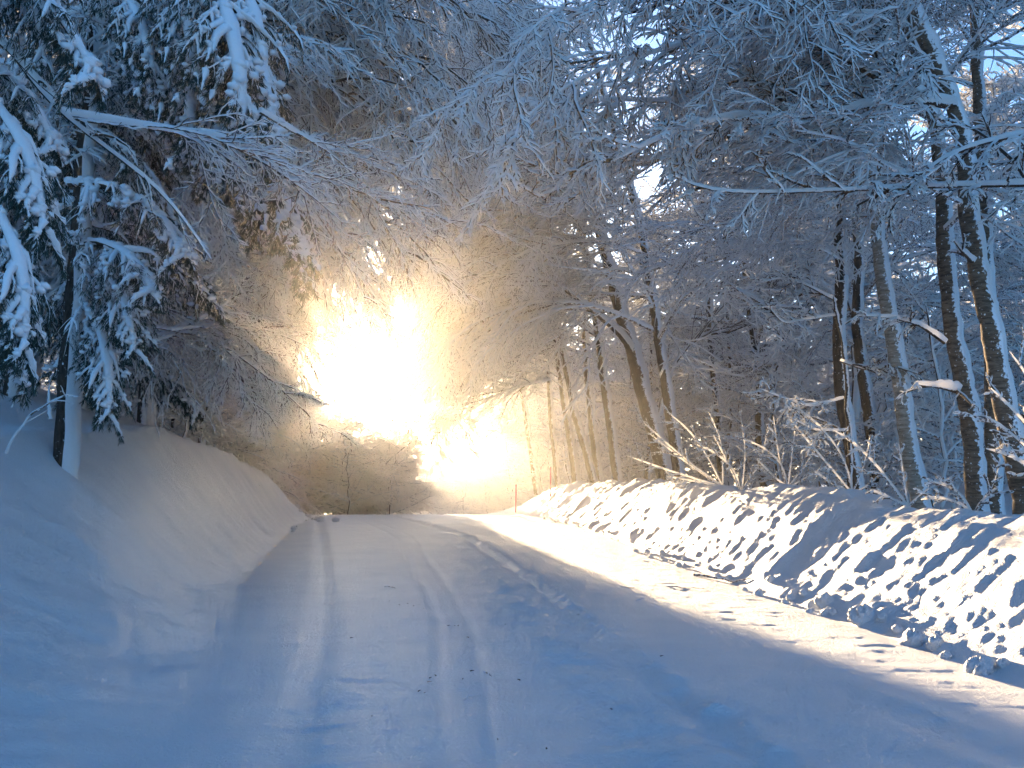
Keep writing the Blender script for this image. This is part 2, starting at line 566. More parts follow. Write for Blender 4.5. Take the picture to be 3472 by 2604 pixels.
# right bank
t = np.r_[np.linspace(0, 2.3, 118), np.linspace(2.36, 4.2, 20)][None, :]
X = xr_(Yg) + t
Yb = np.broadcast_to(Yg, X.shape)
grid("snow_bank", X, z_right(np.broadcast_to(t, X.shape), Yb), Yb)
t = np.r_[4.2, 4.2 + np.geomspace(0.2, 420, 60)][None, :]
rr = rows[::6]; Yf = rr[:, None]
X = xr_(Yf) + t
Yb = np.broadcast_to(Yf, X.shape)
grid("forest_floor", X, z_right(np.broadcast_to(t, X.shape), Yb) , Yb)
# left slope
s = np.r_[np.linspace(0, 3.2, 70), np.linspace(3.3, 8, 30), 8 + np.geomspace(0.2, 420, 36)][None, :]
s = s[:, ::-1]
r2 = rows[::2]; Y2 = r2[:, None]
# (shared edge with the road needs the same rows)
X = xl_(Yg) - s
Yb = np.broadcast_to(Yg, X.shape)
grid("hillside", X, z_left(np.broadcast_to(s, X.shape), Yb), Yb)

# ------------------------------------------------------------------ tree library
def limb_mesh(name, L, rise, arc, r0=0.035, k=(13, 8, 5), grav=(0.03, 0.05, 0.06), mats=(M_TWIG, M_SNOW), **kw):
    """a limb that leaves the origin along +X at angle `rise`, bending down by `arc`"""
    n = 14
    a = rise - arc * np.linspace(0, 1, n) ** 1.1
    yaw = np.cumsum(rng.normal(0, 0.07, n))
    a = a + np.cumsum(rng.normal(0, 0.05, n)) * 0.6
    d = np.stack([np.cos(a) * np.cos(yaw), np.cos(a) * np.sin(yaw), np.sin(a)], 1) * (L / (n - 1))
    sp = np.vstack([[0, 0, 0], np.cumsum(d, 0)[:-1]])
    b = Bag()
    twiggy(b, sp, r0, k=k, grav=grav, **kw)
    me = b.mesh(name, list(mats))
    return me, sp[-1] - sp[0]


LIMBS = {
    'up': [limb_mesh("branch", 4.6, 1.0, 0.25) for _ in range(2)],
    'mid': [limb_mesh("branch", 4.8, 0.55, 0.55) for _ in range(3)],
    'flat': [limb_mesh("branch", 4.8, 0.15, 0.45) for _ in range(3)],
    'hang': [limb_mesh("branch", 5.2, 0.35, 1.35, grav=(0.16, 0.18, 0.16), plan=0.22, k=(15, 9, 5), tw=0.0045,
                       snow=(0.05, 0.03, 0.022, 0.019)) for _ in range(3)],
}


def put(me_end, parent, p, yaw, pitch=0.0, sc=1.0, roll=0.0, name="branch"):
    me, _ = me_end
    o = link(name, me, parent)
    o.matrix_local = Matrix.Translation(Vector(p)) @ Matrix.Rotation(yaw, 4, 'Z') @ Matrix.Rotation(-pitch, 4, 'Y') @ \
        Matrix.Rotation(roll, 4, 'X') @ Matrix.Diagonal((sc, sc, sc, 1))
    return o


def aim(me_end, parent, a, b, name="branch", origin=None):
    """put a limb so that it runs from a to b (world points)"""
    me, e = me_end
    a, b = np.asarray(a, float), np.asarray(b, float)
    d = b - a
    sc = np.linalg.norm(d) / np.linalg.norm(e)
    yaw = math.atan2(d[1], d[0]) - math.atan2(e[1], e[0])
    pitch = math.atan2(d[2], math.hypot(d[0], d[1])) - math.atan2(e[2], math.hypot(e[0], e[1]))
    p = a - (np.array(origin) if origin is not None else 0)
    return put(me_end, parent, p, yaw, pitch, sc, name=name)


def trunk_mesh(pts, r0, r1, snow, barkm, n=80, wob=0.04, name="trunk", thr=0.45):
    sp, L = resample(pts, n)
    w = np.cumsum(rng.normal(0, 0.7, (n, 2)), 0)
    w[1:-1] = (w[:-2] + w[1:-1] + w[2:]) / 3
    w -= np.linspace(0, 1, n)[:, None] * w[-1]
    sp[:, :2] += w * wob * 0.25
    b = Bag()
    r = np.linspace(r0, r1, n)[None] * (1 + 0.05 * rng.normal(size=(1, n)))
    r[0, :3] *= [1.35, 1.15, 1.05]
    b.tubes(sp[None], r, np.full((1, n), snow), sides=18, lump=0.6, wide=0.10, thr=thr)
    return b.mesh(name, [barkm, M_SNOW]), sp


def tree(label, pts, r0, r1, barkm=M_BARK, snow=0.05, limbs=(), group=None, name="broadleaf_tree", base=None, auto=0, t0=0.35,
         lean_to=None, kinds=('flat', 'mid', 'up', 'mid'), smin=0.7, smax=1.1, n=80, label_trunk=None):
    """a tree > trunk and branches; pts are world points of its trunk from the ground up"""
    pts = [np.asarray(p, float) for p in pts]
    g = pts[0].copy()
    g[2] = ground(g[0], g[1]) - 0.35
    if pts[0][2] > g[2]:
        pts = [g] + pts
    else:
        pts[0] = g
    root = thing(name, label, "tree", tuple(g), group)
    loc = [p - g for p in pts]
    me, sp = trunk_mesh(loc, r0, r1, snow, barkm, n)
    link("trunk", me, root)
    for i in range(auto):
        tt = t0 + (1 - t0) * (i + random.random()) / auto
        p = sp[min(int(tt * (len(sp) - 1)), len(sp) - 1)]
        if lean_to is not None and random.random() < 0.6:
            yaw = lean_to + random.gauss(0, 0.6)
        else:
            yaw = random.uniform(-math.pi, math.pi)
        kd = kinds[min(int((tt - t0) / (1 - t0) * len(kinds)), len(kinds) - 1)]
        put(random.choice(LIMBS[kd]), root, p, yaw, random.gauss(0, 0.1), random.uniform(smin, smax) * (1.1 - 0.35 * tt))
    return root, g, sp


# crown prototypes for the deeper forest
def crown_proto(h, nl, r0, spread, t0, twig=0.006, sn=(0.08, 0.068, 0.06, 0.055), kk=(6, 5, 3), frosted=False):
    n = 16
    tp = np.zeros((n, 3)); tp[:, 2] = np.linspace(0, h, n)
    tp[:, :2] = np.cumsum(rng.normal(0, 0.10, (n, 2)), 0)
    tb = Bag()
    tb.tubes(tp[None], rad_of(1, n, r0, 0.02), np.full((1, n), 0.045), sides=8, lump=0.4, wide=0.15)
    trunk = tb.mesh("trunk", [M_BARK, M_SNOW])
    cb = Bag()
    L = np.array([h])
    lim, ln, st = spawn(tp[None], np.array([spread]), nl, t0, 0.99, 1.15, 1.0, 9, 0.10, 0.02, plan=1.0, fall=0.45)
    cb.tubes(lim, rad_of(len(lim), 10, r0 * 0.35, 0.012), sn[0], sides=6)
    cur, lens = lim, ln
    for lv in range(3):
        nseg = (5, 3, 2)[lv]
        cur, lens, _ = spawn(cur, lens, kk[lv], 0.1, 1.0, 0.68, (0.52, 0.52, 0.55)[lv], nseg, 0.11, 0.06, plan=0.22, fall=0.45)
        cb.tubes(cur, rad_of(len(cur), nseg + 1, (0.012, 0.008, 0.006)[lv], twig * 0.8), sn[lv + 1], sides=4, barkm=0 if lv == 0 else 2)
    crown = cb.mesh("crown", [M_FROST, M_THIN, M_THIN] if frosted else [M_TWIG, M_RIME, M_FROST])
    return trunk, crown


CROWNS = [crown_proto(13.5, 26, 0.15, 4.6, 0.22), crown_proto(12.0, 24, 0.12, 4.2, 0.18), crown_proto(15.0, 28, 0.17, 5.0, 0.25)]
SAPS = [crown_proto(4.6, 16, 0.03, 1.9, 0.12, kk=(5, 4, 2), sn=(0.03, 0.028, 0.024, 0.022)),
        crown_proto(3.6, 14, 0.025, 1.8, 0.06, kk=(5, 4, 2), sn=(0.03, 0.028, 0.024, 0.022))]
BUSH = [crown_proto(5.5, 20, 0.05, 2.7, 0.06, kk=(6, 4, 3), sn=(0.06, 0.055, 0.05, 0.045), twig=0.006, frosted=True) for _ in range(2)]


LOWC = [crown_proto(11.0, 34, 0.12, 4.3, 0.05, kk=(6, 4, 3), sn=(0.085, 0.075, 0.066, 0.06), frosted=True) for _ in range(1)]


def copy_tree(proto, name, label, cat, group, x, y, sc, rz, tilt=0.0, squash=1.0, dz=-0.1):
    root = thing(name, label, cat, (x, y, ground(x, y) + dz), group, rz)
    root.rotation_euler = (random.gauss(0, tilt), random.gauss(0, tilt), rz)
    root.scale = (sc, sc, sc * squash)
    link("trunk", proto[0], root)
    cr = link("crown", proto[1], root)
    return root


# ------------------------------------------------------------------ near trees on the right, behind the snow bank
FACE = math.pi * 1.02      # towards the road
G_R = "broadleaf trees standing behind the snow bank"
r, g, sp = tree("dark leaning tree with a forked snow-lined limb, behind the middle of the bank",
     [D(1440, 1045, 27), D(1420, 960, 27), D(1390, 860, 27), D(1368, 760, 27), D(1345, 690, 27), D(1325, 610, 27), D(1290, 480, 26.6),
      D(1240, 340, 26.2), D(1180, 150, 25.5), D(1150, 20, 25)], 0.27, 0.05, M_BARK, 0.10, auto=9, t0=0.42, lean_to=FACE)
b = Bag()
sp2, _ = resample([D(1385, 800, 27) - g, D(1360, 735, 26.9) - g, D(1305, 690, 26.7) - g, D(1250, 648, 26.3) - g, D(1190, 600, 25.6) - g,
                   D(1110, 590, 25) - g, D(1030, 600, 24.5) - g], 16)
twiggy(b, sp2, 0.13, k=(14, 9, 7), snow=(0.09, 0.03, 0.022, 0.018), t0=0.35)
link("branch", b.mesh("branch", [M_BARK, M_SNOW]), r)
b = Bag()
sp2, _ = resample([D(1425, 900, 27) - g, D(1440, 820, 27.2) - g, D(1480, 745, 27.4) - g, D(1560, 712, 27.8) - g, D(1640, 690, 28.2) - g], 14)
twiggy(b, sp2, 0.06, k=(12, 8, 6), snow=(0.06, 0.03, 0.022, 0.018), t0=0.3)
link("branch", b.mesh("branch", [M_BARK, M_SNOW]), r)

tree("slim dark trunk left of the forked tree, right of the pink posts",
     [D(1285, 1050, 34), D(1265, 980, 34), D(1240, 900, 34), D(1222, 800, 34), D(1200, 680, 34), D(1190, 500, 34), D(1170, 250, 33.5)],
     0.16, 0.04, M_BARK, 0.05, auto=12, t0=0.5, lean_to=FACE)
tree("straight dark trunk rising just left of the forked tree's base",
     [D(1295, 1050, 36), D(1285, 960, 36), D(1272, 860, 36), D(1262, 740, 36), D(1262, 600, 36), D(1260, 400, 36)],
     0.19, 0.05, M_BARK, 0.05, auto=11, t0=0.5, lean_to=FACE)
tree("thin dark trunk furthest left behind the bank, beside the pink posts",
     [D(1205, 1040, 39), D(1190, 900, 39), D(1185, 750, 39), D(1190, 560, 39), D(1180, 350, 39)], 0.13, 0.04, M_BARK, 0.04, auto=10, t0=0.5)
tree("nearly black slender trunk with snow down its right side, left of the pale birch",
     [D(1848, 1050, 17), D(1835, 960, 17), D(1815, 860, 17), D(1808, 740, 17), D(1815, 600, 17), D(1806, 440, 17), D(1795, 250, 17), D(1800, 60, 17), D(1790, -150, 17)],
     0.125, 0.06, M_BARK, 0.075, auto=10, t0=0.38, lean_to=FACE)
rb, gb, _ = tree("pale birch with banded bark, in the middle of the near trunks",
     [D(1985, 1090, 14.5), D(1955, 980, 14.5), D(1938, 850, 14.5), D(1915, 700, 14.5), D(1895, 560, 14.5), D(1880, 430, 14.5), D(1862, 300, 14.5), D(1845, 200, 14.5), D(1830, 60, 14.4), D(1800, -200, 14.2)],
     0.135, 0.05, M_BIRCH, 0.075, auto=10, t0=0.45, lean_to=FACE, name="birch_tree")
tree("brown trunk with a snow-capped broken stub, second from the right edge",
     [D(2108, 1110, 13), D(2095, 980, 13), D(2078, 850, 13), D(2050, 700, 13), D(2032, 560, 13), D(2025, 430, 13), D(2008, 260, 12.8), D(1985, 140, 12.5), D(1925, 10, 12), D(1850, -150, 11.6)],
     0.13, 0.06, M_BROWN, 0.085, auto=10, t0=0.5, lean_to=FACE, name="birch_tree")
rh, gh, _ = tree("thick brown trunk with a sunlit left edge nearest the right edge of the picture",
     [D(2215, 1100, 11.6), D(2190, 960, 11.6), D(2165, 830, 11.6), D(2140, 700, 11.6), D(2115, 570, 11.6), D(2095, 440, 11.6), D(2085, 330, 11.5), D(2060, 220, 11.4), D(2020, 120, 11.2), D(1960, 0, 11), D(1900, -120, 10.6)],
     0.135, 0.07, M_BROWN, 0.10, auto=9, t0=0.55, lean_to=FACE, name="birch_tree")
tree("upright mottled trunk crossing behind the thick trunk near the right edge",
     [D(2150, 1100, 15), D(2135, 800, 15), D(2120, 560, 15), D(2112, 400, 15), D(2108, 200, 15), D(2105, 0, 15), D(2100, -200, 15)],
     0.12, 0.08, M_BROWN, 0.06, auto=9, t0=0.5, lean_to=FACE, name="birch_tree")
tree("crooked dark trunk behind the nearly black one, partly hidden by it",
     [D(1900, 1080, 20), D(1885, 960, 20), D(1865, 820, 20), D(1850, 700, 20), D(1855, 560, 20), D(1830, 300, 20), D(1800, 50, 20)],
     0.15, 0.05, M_BARK, 0.07, auto=10, t0=0.4)
tree("dark trunk midway between the forked tree and the nearly black trunk",
     [D(1560, 1045, 30), D(1552, 900, 30), D(1535, 760, 30), D(1525, 600, 30), D(1515, 400, 30), D(1500, 100, 30)], 0.15, 0.05, M_BARK, 0.06, auto=12, t0=0.35)


def px_limb(parent, g, pts, r0, k, snow, kw=None, mats=None):
    b = Bag()
    sp, L = resample([np.asarray(p) - g for p in pts], 22)
    kw = kw or {}
    twiggy(b, sp, r0, k=k, snow=snow, **kw)
    return link("branch", b.mesh("branch", mats or [M_BARK, M_SNOW]), parent)


S1 = (0.055, 0.032, 0.024, 0.020)
S2 = (0.09, 0.036, 0.024, 0.020)
# long level limb across the right half
px_limb(rh, gh, [D(2330, 395, 10.2), D(2212, 400, 10.2), D(2050, 402, 10.2), D(1900, 408, 10.1), D(1740, 415, 10), D(1600, 418, 9.9), D(1500, 412, 9.8), D(1462, 385, 9.8)],
        0.022, (16, 6, 5), S1, dict(lf=(0.20, 0.45, 0.5), t0=0.05))
px_limb(rh, gh, [D(2062, 225, 11.3), D(1980, 215, 11), D(1850, 232, 10.7), D(1760, 250, 10.5), D(1680, 265, 10.3), D(1610, 240, 10), D(1540, 262, 9.8), D(1440, 290, 9.6), D(1320, 350, 9.4)],
        0.035, (18, 9, 7), S2, dict(lf=(0.26, 0.42, 0.48)))
px_limb(rh, gh, [D(2062, 230, 11.4), D(1980, 215, 11.2), D(1890, 165, 11), D(1790, 110, 10.8), D(1700, 60, 10.5), D(1600, 5, 10.2), D(1500, -40, 10), D(1380, -60, 9.6)],
        0.055, (18, 10, 7), S2, dict(lf=(0.30, 0.42, 0.48)))
px_limb(rb, gb, [D(1888, 405, 14.4), D(1840, 380, 14.2), D(1780, 352, 14), D(1690, 325, 13.6), D(1600, 318, 13.2), D(1500, 322, 12.8), D(1380, 350, 12.3), D(1260, 385, 11.8), D(1150, 430, 11.4)],
        0.045, (20, 10, 7), S2, dict(lf=(0.28, 0.42, 0.48)))
px_limb(rb, gb, [D(1852, 190, 14.4), D(1760, 188, 13.8), D(1640, 195, 13), D(1540, 215, 12.5), D(1440, 222, 12), D(1300, 212, 11.5), D(1180, 235, 11)],
        0.035, (20, 10, 7), S1, dict(lf=(0.28, 0.42, 0.48)))
px_limb(rh, gh, [D(2330, 255, 9.6), D(2212, 290, 9.6), D(2100, 315, 9.7), D(2020, 350, 9.8), D(1960, 420, 9.9), D(1900, 465, 10)],
        0.018, (12, 7, 5), S1, dict(lf=(0.28, 0.42, 0.48)))
px_limb(rb, gb, [D(1845, 90, 14), D(1700, 60, 13), D(1560, 72, 12), D(1420, 110, 11.2), D(1290, 150, 10.4), D(1180, 210, 9.8), D(1090, 300, 9.4)],
        0.035, (22, 10, 8), S1, dict(lf=(0.30, 0.42, 0.48), grav=(0.10, 0.10, 0.10)))
px_limb(rh, gh, [D(1960, 0, 11), D(1800, -60, 10), D(1600, -70, 9), D(1400, -40, 8.4), D(1250, 20, 8.0), D(1140, 90, 7.7), D(1060, 190, 7.5)],
        0.035, (24, 11, 8), (0.04, 0.02, 0.015, 0.012), dict(lf=(0.28, 0.42, 0.48), grav=(0.10, 0.10, 0.10), tw=0.0035))
px_limb(rh, gh, [D(2108, 570, 11.6), D(2080, 545, 11.3), D(2060, 520, 11.1)], 0.04, (3, 3, 3), (0.05, 0.03, 0.02, 0.016))
px_limb(rb, gb, [D(2040, 740, 12.8), D(1985, 700, 12.6), D(1920, 685, 12.4), D(1850, 682, 12.2)], 0.025, (9, 5, 3), (0.05, 0.035, 0.028, 0.024), dict(t0=0.3, lf=(0.3, 0.4, 0.5)))
px_limb(rb, gb, [D(2075, 845, 13), D(2030, 835, 12.6), D(1975, 830, 12.3)], 0.05, (3, 3, 2), (0.09, 0.03, 0.02, 0.016))
rx, gx, _ = tree("short dark sapling with sun-tipped twigs, in front of the nearly black trunk",
                 [D(1835, 1060, 15.6), D(1825, 900, 15.4), D(1812, 720, 15.2), D(1800, 640, 15.0)], 0.04, 0.015, M_BARK, 0.03, name="sapling")
for pl in ([(1805, 650), (1740, 615), (1690, 600), (1640, 610)], [(1810, 680), (1740, 690), (1690, 700), (1650, 650)], [(1820, 860), (1750, 880), (1690, 860), (1640, 840)],
           [(1815, 780), (1870, 800), (1930, 790), (1990, 810)], [(1830, 930), (1760, 930), (1700, 900)]):
    px_limb(rx, gx, [D(a, b_, 15.2 - 0.4 * i) for i, (a, b_) in enumerate(pl)], 0.012, (9, 5, 3), (0.035, 0.028, 0.024, 0.022), dict(lf=(0.35, 0.45, 0.5), plan=0.4))

# trees on the far right verge reaching over the road towards the gap
for lab, bx, by, hh, nl in (("broadleaf tree behind the far bank with golden limbs reaching towards the bright gap", 3.8, 32.0, 17.5, 36),
                            ("second golden-limbed broadleaf tree at the far end of the bank", 2.7, 37.0, 15.5, 32),
                            ("tall broadleaf tree past the bank's end whose crown closes the view above the gap", 1.4, 44.5, 14.5, 26),
                            ("broadleaf tree behind the bank reaching high over the road, left of the forked tree", 4.9, 26.0, 16.5, 26)):
    z = ground(bx, by)
    root, g, sp = tree(lab, [np.array([bx, by, z]), np.array([bx - 0.9, by, z + hh * 0.45]), np.array([bx - 3.2, by, z + hh])], 0.17, 0.05, M_BARK, 0.06)
    for i in range(nl):
        tt = (0.50 if by > 40 else 0.27) + (0.48 if by > 40 else 0.71) * (i + random.random()) / nl
        p = sp[int(tt * (len(sp) - 1))]
        kd = ('flat', 'hang', 'mid')[i % 3]
        put(random.choice(LIMBS[kd]), root, p, math.pi + random.gauss(0, 0.55), random.gauss(0.12, 0.1), random.uniform(0.95, 1.45) * (1.2 - 0.5 * tt))

def fan(parent, g, a, b, sag, r0, k, snow, **kw):
    a, b = np.asarray(a, float), np.asarray(b, float)
    t_ = np.linspace(0, 1, 7)[:, None]
    pts = a * (1 - t_) + b * t_
    pts[:, 2] += sag * np.sin(t_[:, 0] * math.pi)
    return px_limb(parent, g, list(pts), r0, k, snow, kw)


gold = [o for o in bpy.data.objects if o.get("label", "").startswith(("broadleaf tree behind the far bank", "second golden"))]
for o in gold:
    g = np.array(o.location)
    y = g[1]
    for (x0, y0, x1, y1, sag) in ((1150, 520, 860, 650, 0.5), (1160, 640, 870, 770, 0.6), (1150, 720, 900, 880, 0.5), (1190, 820, 940, 935, 0.4)):
        dx = 30 * (y - 32) / 5
        fan(o, g, D(x0 - dx, y0, y), D(x1 - dx * 1.5, y1 + 10, y - 2.5), sag, 0.04, (13, 8, 5), (0.055, 0.034, 0.026, 0.022))

# ------------------------------------------------------------------ deeper forest
placed = []


def free(x, y, d):
    for (a, b_) in placed:
        if (a - x) ** 2 + (b_ - y) ** 2 < d * d:
            return False
    placed.append((x, y))
    return True


def edge(y):                     # right-hand limit of the shade, left-hand limit of the light corridor
    return 5.29 - 0.20 * y


LAB_R = "snow-laden broadleaf tree standing deep in the forest behind the snow bank"
GR_R = "broadleaf trees deep in the right-hand forest"
n = 0
for _ in range(6000):
    y = random.uniform(16, 75) if n < 38 else random.uniform(40, 80)
    px = random.uniform(560, 1180)
    x = (px - 512) / F * y
    if x < float(xr_(y)) + 5 or x > 45:
        continue
    if x < edge(y) + 6.5:
        continue
    if not free(x, y, 2.3 + y * 0.022):
        continue
    copy_tree(random.choice(CROWNS), "broadleaf_tree", LAB_R, "tree", GR_R, x, y, random.uniform(0.85, 1.05), random.uniform(0, 6.28), 0.05)
    n += 1
    if n >= 56:
        break
n = 0
for _ in range(4000):
    y = random.uniform(14, 48)
    px = random.uniform(500, 1120)
    x = (px - 512) / F * y
    if x < float(xr_(y)) + 4.3 or x < edge(y) + 4.5:
        continue
    if not free(x, y, 1.1):
        continue
    copy_tree(random.choice(SAPS), "sapling", "thin snow-covered sapling among the trunks behind the snow bank", "sapling",
              "saplings in the right-hand forest", x, y, random.uniform(0.7, 1.35), random.uniform(0, 6.28), 0.08)
    n += 1
    if n >= 90:
        break

# trees beyond the crest on the right, golden in the light
n = 0
for _ in range(4000):
    y = random.uniform(46, 120)
    px = random.uniform(415, 640)
    x = (px - 512) / F * y
    if x < edge(y) + 8.4:
        continue
    if not free(x, y, 2.8 + y * 0.012):
        continue
    s = random.uniform(0.8, 1.15)
    copy_tree(LOWC[0] if n % 3 else random.choice(CROWNS), "broadleaf_tree", "pale frosted tree glowing in the sun beyond the crest, right of the gap", "tree",
              "sunlit trees beyond the crest", x, y, s, random.uniform(0, 6.28), 0.05)
    n += 1
    if n >= 48:
        break
for px, y in ((446, 112), (458, 96), (468, 108), (480, 92), (428, 135), (450, 128), (474, 126), (470, 100), (490, 88), (505, 80),
               (515, 95), (500, 110), (484, 118), (525, 72), (540, 66), (462, 122)):
    x = (px - 512) / F * y
    placed.append((x, y))
    copy_tree(LOWC[0], "broadleaf_tree", "pale frosted tree glowing in the sun beyond the crest, right of the gap", "tree", "sunlit trees beyond the crest",
              x, y, random.uniform(0.85, 1.2), random.uniform(0, 6.28), 0.05)
GLOWSAP = crown_proto(5.6, 13, 0.03, 2.2, 0.06, kk=(4, 3, 2), sn=(0.035, 0.034, 0.03, 0.028), frosted=True)
for px, y in ((512, 58), (506, 68), (424, 86)):
    x = (px - 512) / F * y
    placed.append((x, y))
    copy_tree(GLOWSAP, "sapling", "airy rimed sapling glowing gold just right of the bright gap", "sapling", "airy saplings in the light beyond the crest",
              x, y, random.uniform(0.9, 1.15), random.uniform(0, 6.28), 0.08)
# low thicket beyond the crest; these first bushes are added to shade the near road
for x, y, h in ((-8.3, 45.0, 4.9), (-9.2, 46.0, 5.5), (-10.2, 44.5, 5.5), (-7.6, 46.5, 4.7), (-9.7, 47.2, 5.6), (-10.8, 47.0, 5.7), (-8.8, 44.2, 5.1), (-11.3, 46, 5.7), (-12.3, 45, 5.6), (-13.4, 46, 5.8), (-12.8, 43.5, 5.6)):
    placed.append((x, y))
    copy_tree(random.choice(BUSH), "frosted_bush", "rounded frosted bush added below the bright gap to shade the near road", "bush", "frosted thicket beyond the crest",
              x, y, h / 5.5, random.uniform(0, 6.28), 0.04)
for y in np.arange(42.0, 56, 1.5):  # added bush rows along the shade edge, keeping the sunlit strip of road narrow
    for off in (2.3, 4.6):
        x = edge(y) - off + random.uniform(-0.15, 0.15)
        placed.append((x, y))
        copy_tree(random.choice(BUSH), "frosted_bush", "rounded frosted bush added below the bright gap to shade the near road", "bush", "frosted thicket beyond the crest",
                  x, y, (0.100 * (y - 4.0) + random.uniform(-0.9, 0.4)) / 5.3, random.uniform(0, 6.28), 0.06)
n = 0
for _ in range(5000):
    y = random.uniform(41.5, 50) if n < 46 else random.uniform(52, 120)
    px = random.uniform(235, 470)
    x = (px - 512) / F * y
    if x > edge(y) - (3.2 if n < 46 else 4.6):
        continue
    tall = px < 292
    if not free(x, y, (1.2 if tall else 1.5) if n < 46 else 2.5):
        continue
    copy_tree(random.choice(BUSH), "frosted_bush", "rounded frosted bush added below the bright gap to shade the near road", "bush", "frosted thicket beyond the crest",
              x, y, (random.uniform(1.25, 1.6) if tall else random.uniform(0.62, 1.0)) * (0.100 * (y - 4.0) + 0.15) / 5.3 * (1.0 if n < 46 else 0.85), random.uniform(0, 6.28), 0.06)
    n += 1
    if n >= 70:
        break
n = 0
for _ in range(5000):
    y = random.uniform(46, 110)
    px = random.uniform(392, 600)
    x = (px - 512) / F * y
    if x < edge(y) + 1.2 or x < float(xr_(min(y, 42))) + 1.0 and y < 48:
        continue
    if not free(x, y, 1.7):
        continue
    copy_tree(random.choice(BUSH), "frosted_bush", "glittering frosted bush right of the bright gap, beyond the crest", "bush", "frosted bushes right of the gap",
              x, y, (1.7 + 0.085 * (y - 44)) / 5.3, random.uniform(0, 6.28), 0.06)
    n += 1
    if n >= 48:
        break
for (dx, y, sc_) in ((395, 24.5, 0.55), (430, 27, 0.7), (470, 29, 0.8), (500, 31, 0.85), (515, 34, 0.8), (540, 36.5, 0.75), (440, 31, 0.95), (480, 34, 1.0), (380, 28, 0.8), (330, 25, 0.7), (520, 38.5, 1.0), (455, 37, 1.1)):
    x = (dx / 2.16 - 512) / F * y
    copy_tree(random.choice(BUSH), "brown_bush", "tangled brownish bush with rimed twigs along the top of the left cut bank", "bush", "bushes along the top of the left bank",
              x, y, sc_, random.uniform(0, 6.28), 0.08)
# left side forest
n = 0
for _ in range(6000):
    y = random.uniform(20, 110)
    px = random.uniform(-120, 318 - max(0, 40 - y) * 1.5)
    x = (px - 512) / F * y
    if x > float(xl_(min(y, 38))) - 3.0 or x < -60:
        continue
    if y > 38 and x > -0.23 * y - 2.5:
        continue
    if not free(x, y, 2.6 + y * 0.02):
        continue
    copy_tree(random.choice(CROWNS), "broadleaf_tree", "snow-laden broadleaf tree on the slope left of the road, behind the spruce", "tree",
              "broadleaf trees on the left slope", x, y, random.uniform(0.85, 1.25), random.uniform(0, 6.28), 0.06)
    n += 1
    if n >= 50:
        break

# ------------------------------------------------------------------ overhanging trees on the left
def arch_tree(label, bx, by, lean, h, nl, dist, seed=0):
    z = ground(bx, by)
    pts = [np.array([bx, by, z]), np.array([bx + lean * 0.3, by, z + h * 0.4]), np.array([bx + lean, by - 0.3, z + h])]
    root, g, sp = tree(label, pts, 0.14, 0.04, M_BARK, 0.05)
    for i in range(nl):
        tt = 0.14 + 0.85 * (i + random.random()) / nl
        p = sp[int(tt * (len(sp) - 1))]
        yaw = random.gauss(0.0, 0.75)
        kd = 'hang' if random.random() < 0.75 else 'mid'
        hi = np.interp((p[2] + g[2] - 1.5) / by, [0.12, 0.26, 0.40], [0.84, 0.92, 1.05])
        put(random.choice(LIMBS[kd]), root, p, yaw, random.gauss(0.05, 0.12), random.uniform(0.8, 1.12) * dist * hi)
    return root


for k, (bx, by, ln_, h, nl, ds) in enumerate([
        (-9.5, 20, 1.8, 13.0, 27, 1.12), (-9.9, 26, 1.5, 13.5, 27, 1.1), (-12.2, 32, 1.3, 14.0, 27, 1.05),
        (-8.8, 15.5, 1.8, 12.0, 28, 1.12), (-15.0, 38, 1.2, 13, 26, 1.0), (-12.5, 23, 1.0, 13.5, 20, 1.1)]):
    arch_tree(["broadleaf tree on the left slope whose drooping twigs overhang the road behind the boughs",
               "middle drooping broadleaf tree on the left slope, halfway to the crest",
               "drooping broadleaf tree on the left slope near the far end of the cut bank",
               "nearest drooping broadleaf tree on the left, beside the spruce trunk",
               "furthest drooping broadleaf tree on the left, by the bright gap",
               "tall broadleaf tree set back on the left slope behind the drooping ones"][k], bx, by, ln_, h, nl, ds)

arch = [o for o in bpy.data.objects if o.get("label", "").startswith(("broadleaf tree on the left slope whose", "nearest drooping"))]
for o, y in zip(arch, (19.0, 15.5)):
    g = np.array(o.location)
    for (x0, y0, x1, y1, sag) in ((440, -120, 1040, 90, 0.7), (450, -20, 1010, 190, 0.8), (470, 80, 990, 290, 0.7), (500, 170, 940, 390, 0.6), (520, 290, 880, 520, 0.5), (540, 420, 790, 640, 0.4)):
        jx, jy = random.uniform(-30, 30), random.uniform(-35, 35)
        fan(o, g, D(x0 + jx, y0 + jy, y), D(x1 + jx, y1 + jy, y - 2.0), sag, 0.03, (17, 9, 5), (0.045, 0.028, 0.021, 0.017), grav=(0.12, 0.12, 0.10), plan=0.22)
o = [o for o in bpy.data.objects if o.get("label", "").startswith("broadleaf tree behind the bank reaching")][0]
g = np.array(o.location)
for (x0, y0, x1, y1, sag) in ((1330, 60, 1010, 170, 0.6), (1360, 190, 960, 300, 0.7), (1350, 330, 930, 430, 0.7), (1330, 430, 900, 560, 0.6), (1330, 520, 960, 640, 0.5)):
    fan(o, g, D(x0, y0, 25.5), D(x1, y1, 22.5), sag, 0.045, (17, 9, 5), (0.055, 0.036, 0.028, 0.024), grav=(0.08, 0.09, 0.10))

